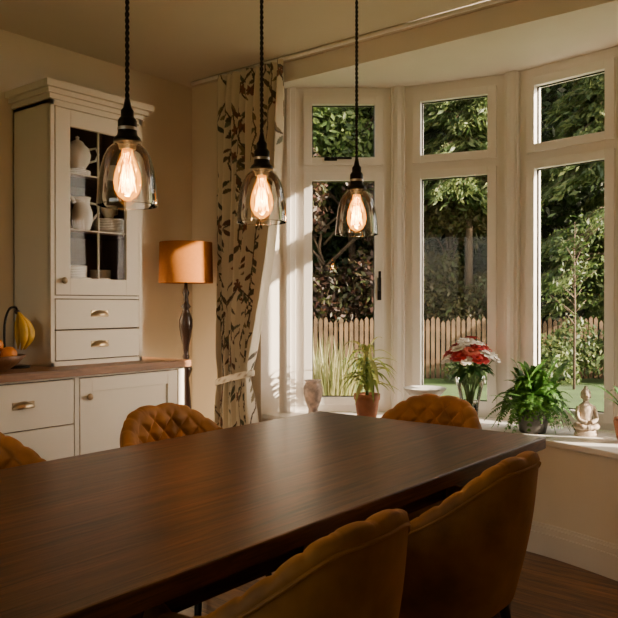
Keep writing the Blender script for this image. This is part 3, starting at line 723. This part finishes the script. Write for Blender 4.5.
tree('garden_tree',0.9,15.6,6,0.10,[(rnd(-1.4,1.4),rnd(-.5,.1),rnd(4.0,7.2),rnd(0.5,0.9)) for _ in range(18)],15000,0.085,G_mid)
tree('autumn_tree',2.9,15.2,4.2,0.05,[(rnd(-1.2,1.2),rnd(-.5,.2),rnd(0.9,3.8),rnd(0.35,0.6)) for _ in range(34)],24000,0.06,G_brown)
b=MB(); layered(b,3.2,14.8,3.4,7.8,1.8,32000,G_bright,12); b.build('conifer_tree')
b=MB(); layered(b,5.9,14.5,1.3,7.8,1.9,56000,G_bright,18); b.build('conifer_tree.001')
b=MB(); layered(b,8.7,15.2,1.2,7.8,2.0,28000,G_mid,12); b.build('conifer_tree.002')
tree('garden_tree.001',-3.0,15.6,7,0.13,[(rnd(-1.8,1.8),rnd(-.4,.4),rnd(1.6,7.2),rnd(0.6,1.0)) for _ in range(20)],11000,0.10,G_mid)
b=MB(); x,y=RD(4.3,12.0)
b.tube([(x,y,-0.13),(x+0.03,y,1.2),(x,y,2.0),(x+0.02,y,2.6)],[0.022,0.018,0.012,0.006],M_bark,8); cl=[]
for k in range(22):
    z=rnd(0.9,2.4); a=rnd(0,6.28); L=rnd(0.2,0.5); e=(x+L*math.cos(a),y+L*math.sin(a),z+L*0.8); b.tube([(x,y,z),e],[0.008,0.003],M_bark,5); cl.append((*e,0.2))
cloud(b,cl,700,0.04,G_mid); b.build('sapling')
b=MB(); cloud(b,[(*rp(rnd(-6,10),13.0+rnd(-.3,.3))[:2],rnd(0.0,0.2),rnd(0.22,0.40)) for _ in range(44)]+[(*rp(rnd(3.9,7.5),13.0+rnd(-.3,.3))[:2],rnd(0.1,0.8),rnd(0.25,0.45)) for _ in range(16)],20000,0.055,G_bright); b.build('border_plants')
b=MB(); M_reed=leafmat('reed_leaf',[(0.25,0.24,0.08),(0.40,0.36,0.16),(0.22,0.28,0.08)],0.4,k=0.7)
for (r,d) in((0.20,7.0),(0.33,7.15),(0.1,7.2),(0.05,7.5)):
    p=rp(r,d)
    for k in range(60): blade(b,(p[0]+rnd(-.06,.06),p[1]+rnd(-.06,.06),-0.13),rnd(0,6.28),rnd(0.8,1.2),0.008,rnd(1.25,1.52),rnd(0.0,0.15),M_reed,5)
b.build('reed_grass')
# ================================================================ LIGHT / CAMERA
s=bpy.data.lights.new('sun','SUN'); s.energy=32.0; s.angle=0.012; s.color=(1,0.82,0.60)
so=bpy.data.objects.new('sun',s); bpy.context.collection.objects.link(so); so.location=(10,-15,9)
dv=Vector((0.375,-1,0.36)).normalized(); so.rotation_euler=dv.to_track_quat('Z','Y').to_euler()
w=bpy.data.worlds.new('sky'); bpy.context.scene.world=w; w.use_nodes=True; nt=w.node_tree; bg=nt.nodes['Background']
sk=nt.nodes.new('ShaderNodeTexSky'); sk.sky_type='NISHITA'; sk.sun_disc=False; sk.sun_elevation=math.radians(20); sk.sun_rotation=math.radians(160); sk.dust_density=2.0
hs=nt.nodes.new('ShaderNodeHueSaturation'); hs.inputs['Saturation'].default_value=0.35; nt.links.new(sk.outputs[0],hs.inputs['Color'])
mx=nt.nodes.new('ShaderNodeMix'); mx.data_type='RGBA'; mx.blend_type='MULTIPLY'; mx.inputs['Factor'].default_value=1; mx.inputs['B'].default_value=(1.0,0.88,0.74,1)
nt.links.new(hs.outputs[0],mx.inputs['A']); nt.links.new(mx.outputs['Result'],bg.inputs[0]); bg.inputs[1].default_value=0.95
cam=bpy.data.cameras.new('camera'); cam.sensor_width=36; cam.lens=F/618*36; cam.clip_start=0.02
co=bpy.data.objects.new('camera',cam); bpy.context.collection.objects.link(co); co.location=(0,0,H)
co.rotation_euler=(math.radians(90)-math.atan(4/F),0,-math.atan2(0.781,0.624)); bpy.context.scene.camera=co
